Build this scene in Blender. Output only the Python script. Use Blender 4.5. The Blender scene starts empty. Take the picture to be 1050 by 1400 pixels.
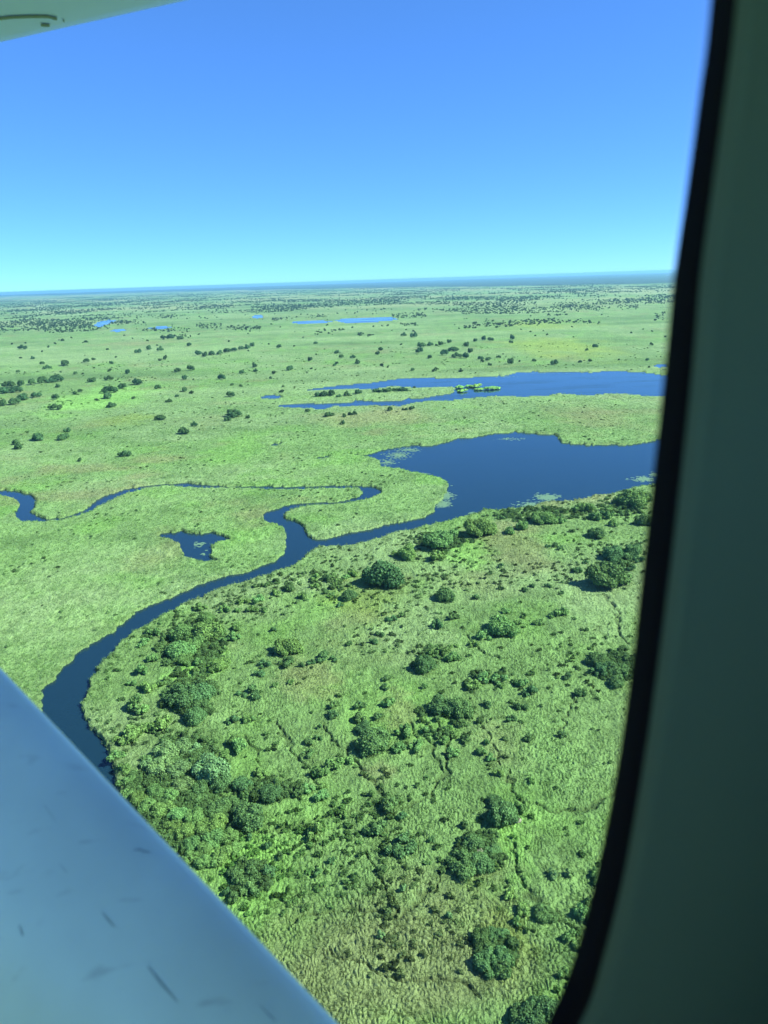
import bpy, math, random
import numpy as np
from mathutils import Vector, Matrix

random.seed(7)
rng = np.random.default_rng(7)
S = bpy.context.scene
COL = S.collection

# ------------------------------------------------------------------ camera
CAM_H = 130.0
F = 1011.0                      # focal length in pixels of the 1050x1400 photograph
ROLL = math.atan2(31, 930)
PITCH = math.atan((700 - 385.5 + 3) / F)
cp, sp, cr, sr = math.cos(PITCH), math.sin(PITCH), math.cos(ROLL), math.sin(ROLL)
FW = Vector((0, cp, -sp))
R0 = Vector((1, 0, 0)); U0 = Vector((0, sp, cp))
RT = cr * R0 - sr * U0
UP = sr * R0 + cr * U0
EYE = Vector((0, 0, CAM_H))

cd = bpy.data.cameras.new('camera')
cam = bpy.data.objects.new('camera', cd); COL.objects.link(cam)
m = Matrix.Identity(4)
for i in range(3):
    m[i][0] = RT[i]; m[i][1] = UP[i]; m[i][2] = -FW[i]; m[i][3] = EYE[i]
cam.matrix_world = m
cd.sensor_fit = 'VERTICAL'; cd.sensor_height = 36.0
cd.lens = 36.0 * F / 1400.0
cd.clip_start = 0.02; cd.clip_end = 150000.0
cd.dof.use_dof = True; cd.dof.focus_distance = 350.0; cd.dof.aperture_fstop = 4.3
S.camera = cam

# ------------------------------------------------------------------ light
SUN_AZ = math.radians(98)       # clockwise from +Y (the view direction)
SUN_EL = math.radians(44)
w = bpy.data.worlds.new('World'); S.world = w; w.use_nodes = True
nt = w.node_tree; nt.nodes.clear()
sky = nt.nodes.new('ShaderNodeTexSky'); sky.sky_type = 'NISHITA'; sky.sun_disc = False
sky.sun_elevation = SUN_EL; sky.sun_rotation = SUN_AZ
sky.altitude = 2000; sky.air_density = 0.6; sky.dust_density = 0.0; sky.ozone_density = 10.0
gm = nt.nodes.new('ShaderNodeGamma'); gm.inputs[1].default_value = 0.70      # softer fall from horizon to zenith
tint = nt.nodes.new('ShaderNodeVectorMath'); tint.operation = 'MULTIPLY'; tint.inputs[1].default_value = (0.74, 1.10, 1.66)
bg = nt.nodes.new('ShaderNodeBackground'); bg.inputs[1].default_value = 0.112
out = nt.nodes.new('ShaderNodeOutputWorld')
nt.links.new(sky.outputs[0], gm.inputs[0]); nt.links.new(gm.outputs[0], tint.inputs[0])
nt.links.new(tint.outputs[0], bg.inputs[0]); nt.links.new(bg.outputs[0], out.inputs[0])

sd_ = bpy.data.lights.new('sun', 'SUN'); sd_.energy = 4.9; sd_.angle = math.radians(0.5); sd_.color = (1.0, 0.93, 0.76)
sun = bpy.data.objects.new('sun', sd_); COL.objects.link(sun)
sdir = Vector((math.sin(SUN_AZ) * math.cos(SUN_EL), math.cos(SUN_AZ) * math.cos(SUN_EL), math.sin(SUN_EL)))
sun.rotation_euler = sdir.to_track_quat('Z', 'Y').to_euler(); sun.location = (0, 0, 200)

S.view_settings.view_transform = 'Standard'; S.view_settings.look = 'None'
S.view_settings.gamma = 1.0; S.view_settings.exposure = 1.32
S.render.engine = 'CYCLES'
S.cycles.use_denoising = True
S.cycles.max_bounces = 6; S.cycles.diffuse_bounces = 3; S.cycles.glossy_bounces = 3
S.cycles.transparent_max_bounces = 12; S.cycles.volume_bounces = 0
S.cycles.use_adaptive_sampling = True; S.cycles.adaptive_threshold = 0.015
S.cycles.sample_clamp_indirect = 6.0

# ------------------------------------------------------------------ helpers
def ray(px, py):
    return (FW * F + RT * (px - 525) + UP * (700 - py)).normalized()

def ground(px, py, z=0.0):
    d = ray(px, py)
    t = (z - CAM_H) / d.z
    p = EYE + d * t
    return p.x, p.y

def groundpoly(pts, z=0.0):
    return np.array([ground(a, b, z) for a, b in pts])

def slant(x, y):
    return math.sqrt(x * x + y * y + CAM_H * CAM_H)

def tag(o, label=None, cat=None, group=None, kind=None):
    if label: o['label'] = label
    if cat: o['category'] = cat
    if group: o['group'] = group
    if kind: o['kind'] = kind
    return o

def link(o, parent=None):
    COL.objects.link(o)
    if parent: o.parent = parent
    return o

def empty(name, loc=(0, 0, 0)):
    o = bpy.data.objects.new(name, None); o.location = loc; o.empty_display_size = 0.2
    return link(o)

def mesh_np(name, V, Fq, mat, smooth=False, parent=None, linkit=True):
    """V n x 3, Fq m x k faces"""
    me = bpy.data.meshes.new(name)
    V = np.asarray(V, np.float32); Fq = np.asarray(Fq, np.int32)
    k = Fq.shape[1]
    me.vertices.add(len(V)); me.vertices.foreach_set('co', V.ravel())
    me.loops.add(Fq.size); me.loops.foreach_set('vertex_index', Fq.ravel())
    me.polygons.add(len(Fq)); me.polygons.foreach_set('loop_start', np.arange(len(Fq), dtype=np.int32) * k)
    me.polygons.foreach_set('loop_total', np.full(len(Fq), k, np.int32))
    if smooth: me.polygons.foreach_set('use_smooth', np.ones(len(Fq), bool))
    me.update(calc_edges=True)
    if mat: me.materials.append(mat)
    if not linkit: return me
    o = bpy.data.objects.new(name, me)
    return link(o, parent)

def obj(name, me, parent=None):
    return link(bpy.data.objects.new(name, me), parent)

# ------------------------------------------------------------------ numpy noise
def hash2(ix, iy, seed):
    n = (ix.astype(np.int64) * 374761393 + iy.astype(np.int64) * 668265263 + seed * 2246822519) & 0xffffffff
    n = ((n ^ (n >> 13)) * 1274126177) & 0xffffffff
    n = (n ^ (n >> 16)) & 0xffffffff
    return n.astype(np.float64) / 4294967295.0

def vnoise(x, y, seed=0):
    ix = np.floor(x); iy = np.floor(y); fx = x - ix; fy = y - iy
    fx = fx * fx * (3 - 2 * fx); fy = fy * fy * (3 - 2 * fy)
    a = hash2(ix, iy, seed); b = hash2(ix + 1, iy, seed); c = hash2(ix, iy + 1, seed); d = hash2(ix + 1, iy + 1, seed)
    return (a * (1 - fx) + b * fx) * (1 - fy) + (c * (1 - fx) + d * fx) * fy

def fbm(x, y, seed=0, oct=4):
    s = 0; a = 0.5; t = 0
    for k in range(oct):
        s = s + a * vnoise(x, y, seed + k * 17); t += a
        x = x * 2.03 + 11.3; y = y * 2.03 - 7.1; a *= 0.5
    return s / t

def cells(x, y, seed=0):
    ix = np.floor(x); iy = np.floor(y)
    f1 = np.full(x.shape, 9.0); f2 = np.full(x.shape, 9.0)
    for dx in (-1, 0, 1):
        for dy in (-1, 0, 1):
            cx = ix + dx; cy = iy + dy
            px = cx + hash2(cx, cy, seed) * 0.9 + 0.05; py = cy + hash2(cx, cy, seed + 5) * 0.9 + 0.05
            d = np.hypot(x - px, y - py)
            m_ = d < f1
            f2 = np.where(m_, f1, np.minimum(f2, d)); f1 = np.where(m_, d, f1)
    return f1, f2

def smooth01(v, a, b):
    t = np.clip((v - a) / (b - a), 0, 1)
    return t * t * (3 - 2 * t)

# ------------------------------------------------------------------ water outlines, traced from the photograph onto the ground plane
MAIN = [(-160,664),(-60,668),(0,670),(15,670),(30,673),(43,676),(48,684),(47,695),(44,700),(50,703),(57,708),(67,710.5),(86,708),(99,704),(114,698),
 (124,691),(133,684),(141,678),(156,674),(168,669.5),(183,667),(200,664),(215,662.5),(235,662),(256,660),(266,662),(287,664),(313,665),(342,665),(369,665),
 (395,666),(420,665),(447,664),(473,663),(492,665),(506,666),(519,670),(521,675),(513,680),(502,683.5),(481,687.5),(470,690),(454,691),(426,692),
 (410,694),(397,698),(389,702),(387,707),(391,710.5),(401,713),(407,717),(416,722),(418,729.5),(422,735),(431,738),(447,736),(470,731),(487,727.5),
 (508,723),(521,718),(535,715),(547,714),(566,711),(583,707),(592,699),(598,689),(604,682),(611,670.5),(614,665),(611,660),(602,654),(587,651),
 (571,647.5),(560,646),(550,642),(535,640),(522,639),(519,631),(512,628),(500,625),(478,622),(478,620.5),(500,622),(507,620),(520,616),(539,612),(570,608.5),(581,610.5),
 (594,608.5),(610,604),(625,600),(642,599),(661,595),(677,592),(696,592),(703,590),(720,592.5),(739,593),(755,594),(762,596),(767,604.5),(784,607.5),
 (812,608.5),(836,607),(850,608.5),(870,607),(886,604.5),(898,600),(950,592),(1040,592),(1040,648),(950,655),(893,663),(874,666.5),(860,669),
 (843,675),(831,678),(815,678),(803,683),(789,684),(774,685.5),(755,687),(741,688),(731,691.5),(708,695),(686,698.5),(672,699),(661,698),(651,702),
 (636,707),(613,713),(594,717),(575,722),(556,727),(540,729),(523,735),(508,740),(496,743),(481,747.5),(454,749),(435,749.5),(428,754),(416,764),
 (405,771.5),(395,777),(374,783),(363,787.5),(340,794),(314,801.5),(291,810),(263,823),(240,833),(211,850),(183,867),(166,880),(146,901),(131,920),
 (120,940),(115,963),(117,980),(126,1000),(140,1017),(150,1031),(150,1046),(156,1066),(165,1090),(185,1140),(215,1200),(130,1200),(110,1120),(80,1050),
 (62,1000),(56,963),(57,946),(66,936),(77,926),(87,913),(100,901),(114,889),(134,876),(154,864),(171,850),(194,833),(226,820),(251,809),
 (286,794),(314,787),(340,782),(357,774),(374,768),(386,760),(391,749),(392,735),(390.5,724),(381,718),(369,716),(363,712),(359,708),(365,700),
 (378,695),(390,691),(410,688),(431,686.5),(454,687),(473,684),(489,679),(496,675),(495,670.5),(489,668),(473,668),(445,668.5),(416,669.5),(378,670.5),
 (353,669),(313,668),(256,667.5),(241,667),(230,665),(214,666),(195,668.5),(180,674),(171,676),(152,685),(133,694),(124,701),(107,706),(86,711.5),
 (61,714),(29,713),(21,708.5),(20,703),(28,692),(27,686.5),(15,681),(0,678),(-60,674),(-160,671)]
POND = [(216,733),(221,729.5),(235,728.5),(249,726),(254,728.5),(271,730.5),(287,728),(302,731.5),(311,736),(321,738),(306,740),(292,743),
 (289.5,752),(286,762),(290,765),(300,769.5),(287,768),(279,769),(268,768),(256,764),(249.5,757),(246,750.5),(243,744),(231,738),(221,737)]
UPPER = [(414,534),(434,530),(466,526.5),(500,524),(526,520),(549,517),(583,516),(620,517),(657,515),(694,513.5),(706,509.5),(726,508),(774,508.5),
 (809,509),(829,506.5),(869,508.5),(894,510.5),(909,513.5),(960,514),(1010,518),(1010,548),(940,545),(909,543),(871,541),(843,538.5),(803,541),
 (763,539),(746,542),(717,543.5),(677,542),(660,544),(634,546),(614,548),(569,550.5),(546,556),(511,555),(477,556),(454,556),(443,561),(431,560.5),
 (426,558.5),(397,558.5),(377,556),(383,553.5),(426,551.5),(463,551),(480,549.5),(486,546.5),(511,548.5),(546,548),(557,544),(577,543.7),(606,539),
 (620,537),(621,531.5),(614,529.5),(569,530),(551,529.5),(537,528.5),(509,533),(483,531.5),(463,533),(426,535)]
SMALL = [[(355,543),(360,541),(370,539.5),(380,540.5),(383,543),(380,546),(368,546),(358,545)],
 [(456,437.5),(480,434.5),(520,433.5),(537,434),(545,436.5),(530,439),(500,441),(470,441.5)],
 [(343,434),(348,431),(358,431),(361,433),(352,435.5)],
 [(126,446),(134,440),(148,437),(160,438),(150,442),(138,447)],
 [(150,452.5),(158,449.5),(170,450),(172,452),(160,454)],
 [(200,449),(215,446.5),(232,446),(236,448),(220,450)],
 [(395,441),(410,438.5),(440,438),(455,439.5),(440,442.5),(410,443)],
 [(892,501),(900,498),(912,498),(912,502),(900,503)],
 [(366,609),(374,606.5),(382,606),(384,608),(374,611)],
 [(425,628),(434,625),(448,623),(451,625.5),(438,628)],
 [(500,533.5),(498,533),(499,532.5)]]
polys = [groundpoly(p) for p in [MAIN, POND, UPPER] + SMALL[:-1]]
ISLETS = []
islets = []
for (a, b, rx, ry) in ISLETS:
    c = ground(a, b); e = ground(a + rx, b); t_ = ground(a, b - ry)
    islets.append((c[0], c[1], abs(e[0] - c[0]), abs(t_[1] - c[1])))

def water_sd(x, y):
    """signed distance to the water's edge: positive in water"""
    x = np.asarray(x, np.float32); y = np.asarray(y, np.float32)
    best = np.full(x.shape, -1e6, np.float32)
    for P in polys:
        lo = P.min(0) - 60; hi = P.max(0) + 60
        idx = np.nonzero((x > lo[0]) & (x < hi[0]) & (y > lo[1]) & (y < hi[1]))[0]
        if not len(idx): continue
        X = x[idx]; Y = y[idx]
        d2 = np.full(X.shape, 1e12, np.float32); ins = np.zeros(X.shape, bool)
        for i in range(len(P)):
            ax, ay = P[i - 1]; bx, by = P[i]
            ex, ey = bx - ax, by - ay; L = ex * ex + ey * ey + 1e-9
            t = np.clip(((X - ax) * ex + (Y - ay) * ey) / L, 0, 1)
            d2 = np.minimum(d2, (X - ax - t * ex) ** 2 + (Y - ay - t * ey) ** 2)
            if ay != by:
                c = (ay > Y) != (by > Y)
                ins ^= c & (X < ex * (Y - ay) / ey + ax)
        sd = np.sqrt(d2) * np.where(ins, 1, -1)
        best[idx] = np.maximum(best[idx], sd)
    for (cx, cy, rx, ry) in islets:
        q = np.sqrt(((x - cx) / rx) ** 2 + ((y - cy) / ry) ** 2)
        best = np.minimum(best, (q - 1) * min(rx, ry))
    return best

def edge_sd(x, y):
    s = water_sd(x, y)
    D = np.hypot(x, y)
    j = (fbm(x * 0.35, y * 0.35, 3, 3) - 0.5) * 3.2 + (fbm(x * 0.06, y * 0.06, 4, 2) - 0.5) * 3.0 * np.clip(D / 500, .3, 2)
    return s + j * np.where(np.abs(s) < 40, 1, 0)

# animal tracks worn through the sedge
TRAILS = [([(827,815),(837,826),(844,843),(847,858),(859,880)],1.2),
 ([(400,1262),(412,1252),(430,1250),(470,1241),(505,1243),(540,1249),(570,1232),(600,1210),(612,1193)],0.9),
 ([(450,1300),(475,1313),(510,1325),(560,1336),(600,1342),(660,1356)],1.0),
 ([(445,990),(452,1004),(465,1018),(478,1035),(498,1056),(520,1082),(532,1095)],0.8),
 ([(600,985),(611,1010),(612,1040),(604,1065),(590,1088),(560,1105)],0.9),
 ([(718,1101),(760,1106),(800,1103),(846,1082)],0.9),
 ([(375,990),(392,1018),(420,1055),(440,1075)],0.8),
 ([(342,1005),(352,1030),(354,1045)],0.8),
 ([(330,1135),(360,1138),(400,1128),(440,1116),(480,1112),(540,1108)],0.8),
 ([(694,1150),(705,1180),(712,1210),(740,1240),(790,1272)],0.8),
 ([(640,868),(662,893),(700,904),(740,915)],0.8),
 ([(560,985),(590,1020),(606,1060)],0.7),
 ([(498,1160),(520,1195),(538,1230),(541,1249)],0.7),
 ([(655,985),(680,1030),(700,1075),(712,1100)],0.7),
 ([(760,1010),(772,985),(790,955),(815,930)],0.7),
 ([(520,715),(500,745)],0.01)]
def trail_dist(x, y):
    best = np.full(x.shape, 1e3, np.float32)
    for pts, wd in TRAILS[:-1]:
        P = groundpoly(pts, 0.8)
        lo = P.min(0) - 12; hi = P.max(0) + 12
        idx = np.nonzero((x > lo[0]) & (x < hi[0]) & (y > lo[1]) & (y < hi[1]))[0]
        if not len(idx): continue
        X = x[idx] + (fbm(x[idx] * 0.25, y[idx] * 0.25, 41, 3) - .5) * 5.5; Y = y[idx] + (fbm(x[idx] * 0.25, y[idx] * 0.25, 43, 3) - .5) * 5.5
        wv = .35 + 1.3 * fbm(X / 5, Y / 5, 45, 2)
        d = np.full(X.shape, 1e3)
        for i in range(1, len(P)):
            ax, ay = P[i - 1]; ex, ey = P[i] - P[i - 1]
            t = np.clip(((X - ax) * ex + (Y - ay) * ey) / (ex * ex + ey * ey), 0, 1)
            d = np.minimum(d, np.hypot(X - ax - t * ex, Y - ay - t * ey))
        best[idx] = np.minimum(best[idx], d / (wd * .85 * wv))
    return best

# where the near vegetation is reed marsh (left of the river) rather than tussocky shrubland
SHRUBLAND = groundpoly([(893,663),(831,678),(741,688),(661,698),(594,717),(523,735),(435,749),(395,777),(340,794),(263,823),(183,867),(131,920),(115,963),(150,1031),(160,1100),
 (150,1500),(1100,1500),(1200,640)])
def inside(P, X, Y):
    ins = np.zeros(X.shape, bool)
    for i in range(len(P)):
        ax, ay = P[i - 1]; bx, by = P[i]
        if ay != by:
            c = (ay > Y) != (by > Y)
            ins ^= c & (X < (bx - ax) * (Y - ay) / (by - ay) + ax)
    return ins

def blob(x, y, px, py, rx, ry):
    c = ground(px, py); a = ground(px + rx, py); b = ground(px, py - ry)
    RX = math.hypot(a[0] - c[0], a[1] - c[1]); RY = math.hypot(b[0] - c[0], b[1] - c[1])
    u = (x - c[0]) / RX; v = (y - c[1]) / RY
    n = (fbm(x / RX * 2.2, y / RX * 2.2, int(px) + 3, 4) - .5) * 1.3
    return smooth01(1.25 - np.hypot(u, v) + n, 0, 1)

# vegetation colours (albedo)
C_GREEN = np.array((0.158, 0.262, 0.088)); C_YELL = np.array((0.22, 0.30, 0.055)); C_BROWN = np.array((0.20, 0.20, 0.095))
C_OLIVE = np.array((0.172, 0.212, 0.088)); C_LUSH = np.array((0.155, 0.300, 0.070)); C_DARK = np.array((0.105, 0.185, 0.06))
C_PALE = np.array((0.210, 0.298, 0.130)); C_FOREST = np.array((0.022, 0.05, 0.028))
def land_colour(x, y):
    D = np.hypot(x, y)
    c = np.tile(C_GREEN, (len(x), 1))
    def mix(c, k, f): return c * (1 - f[:, None]) + k * f[:, None]
    big = fbm(x / 90, y / 60, 21, 4); mid = fbm(x / 22, y / 16, 22, 4)
    c = mix(c, C_PALE, smooth01(big, .42, .70) * .75)
    c = mix(c, C_DARK, smooth01(mid, .52, .78) * .55)
    c = mix(c, C_LUSH, smooth01(fbm(x / 40, y / 40, 23, 3), .55, .75) * .6)
    c = mix(c, C_BROWN, smooth01(fbm(x / 60 + 9, y / 50, 24, 4), .60, .80) * .55)
    # far plains: long streaks of old flood channels
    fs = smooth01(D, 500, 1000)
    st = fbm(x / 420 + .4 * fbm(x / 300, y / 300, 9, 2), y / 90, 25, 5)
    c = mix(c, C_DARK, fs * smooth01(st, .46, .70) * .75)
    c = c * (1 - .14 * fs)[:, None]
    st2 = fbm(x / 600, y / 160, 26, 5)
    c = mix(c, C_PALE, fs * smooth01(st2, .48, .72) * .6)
    st3 = fbm(x / 900, y / 500, 27, 5)
    c = mix(c, np.array((.24, .27, .13)), smooth01(D, 2200, 5000) * smooth01(st3, .5, .65) * .75)
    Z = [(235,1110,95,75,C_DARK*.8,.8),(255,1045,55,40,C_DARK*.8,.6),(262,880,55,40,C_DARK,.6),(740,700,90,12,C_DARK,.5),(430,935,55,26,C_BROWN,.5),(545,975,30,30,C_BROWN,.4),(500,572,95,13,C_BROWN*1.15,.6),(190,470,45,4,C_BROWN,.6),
     (530,1330,190,120,C_OLIVE,.9),(640,1230,70,60,C_OLIVE,.6),(520,1060,30,15,C_BROWN,.4),(690,1020,40,40,C_BROWN,.3),
     (268,915,38,25,C_LUSH*1.25,.9),(640,758,42,26,C_LUSH*1.15,.7),(700,1150,30,50,C_LUSH*1.2,.7),(330,1180,60,60,C_LUSH,.7),(420,1120,70,50,C_LUSH,.4),
     (760,474,75,15,C_YELL*.92,.7),(735,444,70,7,C_YELL*.9,.6),(140,545,70,20,C_LUSH*1.25,.7),(560,860,60,40,C_PALE,.6),(745,1040,60,70,C_DARK*1.3,.55),
     (800,820,50,60,C_PALE,.4),(500,820,60,30,C_YELL*.85,.4),(90,820,120,70,C_PALE*1.05,.6),(820,570,70,20,C_BROWN,.45),(170,575,60,8,C_YELL*.8,.5),
     (690,1290,40,50,C_YELL*.8,.4),(600,760,25,12,C_LUSH,.4),(340,560,90,5,C_DARK,.5),(300,590,90,4,C_DARK,.4)]
    c = c * (1 - .12 * inside(SHRUBLAND, x, y) * (1 - smooth01(D, 900, 1400)))[:, None]
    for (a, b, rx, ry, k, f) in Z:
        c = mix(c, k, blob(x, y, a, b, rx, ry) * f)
    return c

def relief(x, y):
    """height of the vegetation surface above the water, and the terms the colour uses"""
    sd = edge_sd(x, y)
    D = np.hypot(x, y)
    shr = inside(SHRUBLAND, x, y).astype(float)
    wx = x + (fbm(x / 4, y / 4, 31, 2) - .5) * 3.5; wy = y + (fbm(x / 4, y / 4, 33, 2) - .5) * 3.5
    f1, f2 = cells(wx / 1.05 + wy * .1, wy / 1.15, 1)
    g1, g2 = cells(wx / 5.5, wy / 8.5, 2)
    fade = 1 - smooth01(D, 380, 700)
    h = (f2 - f1); crease = smooth01(f2 - f1, 0.02, 0.42)
    crease2 = smooth01(g2 - g1, 0.02, 0.16)
    amp = (.18 + .24 * shr) * (.35 + 1.3 * fbm(x / 14, y / 11, 37, 3)) * .85
    z = .75 + amp * (crease * (1.15 - .5 * f1)) * (.45 + .55 * crease2) + .5 * (fbm(x / 3, y / 3, 34, 2) - .5)
    z = z * fade + (1 - fade) * (1.05 + .4 * (fbm(x / 12, y / 12, 35, 3) - .5))
    td = trail_dist(x, y)
    z = z - (1 - smooth01(td, .2, .9)) * .85
    z = np.maximum(z, .12)
    land = smooth01(-sd, -.25, .55)
    z = z * land - .9 * (1 - land)
    # slightly taller reeds along the banks
    z = z + land * .55 * np.exp(-np.maximum(-sd, 0) / 3.5)
    return z, sd, td, shr, crease, crease2

# ------------------------------------------------------------------ materials
def new_mat(name):
    mt = bpy.data.materials.new(name); mt.use_nodes = True
    nt = mt.node_tree; nt.nodes.clear()
    o = nt.nodes.new('ShaderNodeOutputMaterial')
    return mt, nt, o

def N(nt, t, **kw):
    n = nt.nodes.new(t)
    for k, v in kw.items(): setattr(n, k, v)
    return n

def simple(name, col, rough=.6, metal=0, coat=0, bump=None):
    mt, nt, o = new_mat(name)
    p = N(nt, 'ShaderNodeBsdfPrincipled'); p.inputs['Base Color'].default_value = (*col, 1)
    p.inputs['Roughness'].default_value = rough; p.inputs['Metallic'].default_value = metal
    p.inputs['Coat Weight'].default_value = coat
    if bump:
        no = N(nt, 'ShaderNodeTexNoise'); no.inputs['Scale'].default_value = bump[0]; no.inputs['Detail'].default_value = 4
        tc = N(nt, 'ShaderNodeTexCoord'); nt.links.new(tc.outputs['Object'], no.inputs['Vector'])
        b = N(nt, 'ShaderNodeBump'); b.inputs['Strength'].default_value = bump[1]; b.inputs['Distance'].default_value = bump[2]
        nt.links.new(no.outputs[0], b.inputs['Height']); nt.links.new(b.outputs[0], p.inputs['Normal'])
    nt.links.new(p.outputs[0], o.inputs[0])
    return mt

def leaf_mat(name, col, vary=.35, use_objcol=True, transl=.22):
    """leaf colour: base x object colour x random per object and per leaf clump"""
    mt, nt, o = new_mat(name); L = nt.links.new
    info = N(nt, 'ShaderNodeObjectInfo')
    geo = N(nt, 'ShaderNodeNewGeometry')
    no = N(nt, 'ShaderNodeTexNoise'); no.inputs['Scale'].default_value = 3.1; no.inputs['Detail'].default_value = 2
    tc = N(nt, 'ShaderNodeTexCoord'); L(tc.outputs['Object'], no.inputs['Vector'])
    add = N(nt, 'ShaderNodeMath', operation='ADD'); L(geo.outputs['Random Per Island'], add.inputs[0]); L(no.outputs[0], add.inputs[1])
    mr = N(nt, 'ShaderNodeMapRange'); mr.inputs['From Max'].default_value = 1.6
    mr.inputs['From Min'].default_value = .2; mr.inputs['To Min'].default_value = 1 - vary; mr.inputs['To Max'].default_value = 1 + vary
    L(add.outputs[0], mr.inputs['Value'])
    mu = N(nt, 'ShaderNodeVectorMath', operation='SCALE'); mu.inputs[0].default_value = col; L(mr.outputs[0], mu.inputs['Scale'])
    if use_objcol:
        m2 = N(nt, 'ShaderNodeVectorMath', operation='MULTIPLY'); L(mu.outputs[0], m2.inputs[0]); L(info.outputs['Color'], m2.inputs[1]); mu = m2
    d = N(nt, 'ShaderNodeBsdfPrincipled'); d.inputs['Roughness'].default_value = .75; d.inputs['Specular IOR Level'].default_value = .1
    t = N(nt, 'ShaderNodeBsdfTranslucent'); L(mu.outputs[0], d.inputs['Base Color']); L(mu.outputs[0], t.inputs['Color'])
    mx = N(nt, 'ShaderNodeMixShader'); mx.inputs[0].default_value = transl
    L(d.outputs[0], mx.inputs[1]); L(t.outputs[0], mx.inputs[2]); L(mx.outputs[0], o.inputs[0])
    return mt

M_leaf = leaf_mat('tree_foliage', (0.108, 0.192, 0.068), vary=.6)
M_bark = simple('bark', (0.16, 0.13, 0.10), .9, bump=(3, .6, .05))

# ground: colours come from the mesh attribute, fine grain from noise
mt, nt, o = new_mat('marsh_vegetation'); L = nt.links.new
at = N(nt, 'ShaderNodeAttribute'); at.attribute_name = 'veg'
geo = N(nt, 'ShaderNodeNewGeometry')
def worldnoise(sx, sy, detail, rough=.6):
    mp = N(nt, 'ShaderNodeMapping'); mp.inputs['Scale'].default_value = (sx, sy, .0)
    L(geo.outputs['Position'], mp.inputs['Vector'])
    no = N(nt, 'ShaderNodeTexNoise'); no.inputs['Scale'].default_value = 1; no.inputs['Detail'].default_value = detail; no.inputs['Roughness'].default_value = rough
    L(mp.outputs[0], no.inputs['Vector']); return no
n1 = worldnoise(1.5, 1.5, 5, .75); n2 = worldnoise(.16, .12, 5, .7); n3 = worldnoise(.03, .018, 4, .65)
def mrange(src, lo, hi, a, b):
    r = N(nt, 'ShaderNodeMapRange'); r.inputs['From Min'].default_value = lo; r.inputs['From Max'].default_value = hi
    r.inputs['To Min'].default_value = a; r.inputs['To Max'].default_value = b; L(src, r.inputs['Value']); return r.outputs[0]
v = mrange(n1.outputs[0], .3, .7, .74, 1.28)
v2 = mrange(n2.outputs[0], .3, .7, .72, 1.25)
v3 = mrange(n3.outputs[0], .3, .7, .85, 1.15)
mm = N(nt, 'ShaderNodeMath', operation='MULTIPLY'); L(v, mm.inputs[0]); L(v2, mm.inputs[1])
m3 = N(nt, 'ShaderNodeMath', operation='MULTIPLY'); L(mm.outputs[0], m3.inputs[0]); L(v3, m3.inputs[1])
sc = N(nt, 'ShaderNodeVectorMath', operation='SCALE'); L(at.outputs['Color'], sc.inputs[0]); L(m3.outputs[0], sc.inputs['Scale'])
# underwater mud where the sheet dips below the water
sep = N(nt, 'ShaderNodeSeparateXYZ'); L(geo.outputs['Position'], sep.inputs[0])
uw = mrange(sep.outputs['Z'], -.25, .05, 0, 1)
mx = N(nt, 'ShaderNodeMix', data_type='RGBA'); mx.inputs['A'].default_value = (.02, .022, .012, 1)
L(uw, mx.inputs['Factor']); L(sc.outputs[0], mx.inputs['B'])
p = N(nt, 'ShaderNodeBsdfPrincipled'); p.inputs['Roughness'].default_value = .85; p.inputs['Specular IOR Level'].default_value = .12
L(mx.outputs['Result'], p.inputs['Base Color'])
bm1 = N(nt, 'ShaderNodeBump'); bm1.inputs['Strength'].default_value = .9; bm1.inputs['Distance'].default_value = .5; L(n1.outputs[0], bm1.inputs['Height'])
bm2 = N(nt, 'ShaderNodeBump'); bm2.inputs['Strength'].default_value = .9; bm2.inputs['Distance'].default_value = 3.0; L(n2.outputs[0], bm2.inputs['Height'])
L(bm1.outputs[0], bm2.inputs['Normal']); L(bm2.outputs[0], p.inputs['Normal'])
L(p.outputs[0], o.inputs[0])
M_ground = mt

# water
mt, nt, o = new_mat('dark_water'); L = nt.links.new
geo = N(nt, 'ShaderNodeNewGeometry')
n1 = worldnoise(.9, 1.6, 3, .6); n2 = worldnoise(.009, .03, 5, .65)
p = N(nt, 'ShaderNodeBsdfPrincipled')
p.inputs['Base Color'].default_value = (.006, .023, .040, 1); p.inputs['IOR'].default_value = 1.333
r = mrange(n2.outputs[0], .38, .62, .02, .20); L(r, p.inputs['Roughness'])
b = N(nt, 'ShaderNodeBump'); b.inputs['Strength'].default_value = .3; b.inputs['Distance'].default_value = .06
L(n1.outputs[0], b.inputs['Height']); L(b.outputs[0], p.inputs['Normal'])
L(p.outputs[0], o.inputs[0])
M_water = mt

# ------------------------------------------------------------------ the ground sheet
STEP = 0.00122
th = np.concatenate([np.linspace(1.56, .96, 14)[:-1], np.arange(.96, .0031, -STEP)])
rad = CAM_H / np.tan(th)
rad = rad[rad < 41800]; rad = np.append(rad, 42000.0)
half = math.radians(34)
az_in = np.arange(-half, half, STEP * 1.0)
az_out = np.linspace(half, 2 * math.pi - half, 60)
az = np.concatenate([az_in, az_out[:-1]])
NR, NA = len(rad), len(az)
RR, AA = np.meshgrid(rad, az, indexing='ij')
X = (RR * np.sin(AA)).ravel(); Y = (RR * np.cos(AA)).ravel()
z, sd, td, shr, cre, cre2 = relief(X, Y)
V = np.stack([X, Y, z], 1)
V = np.vstack([V, [[0, 0, 1.0]]])
i = np.arange(NR - 1)[:, None] * NA; j = np.arange(NA)[None, :]; j2 = (j + 1) % NA
Q = np.stack([(i + j).ravel(), (i + NA + j).ravel(), (i + NA + j2).ravel(), (i + j2).ravel()], 1)
Q = Q[:, ::-1]
g = mesh_np('ground', V, Q, M_ground, smooth=True)
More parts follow.
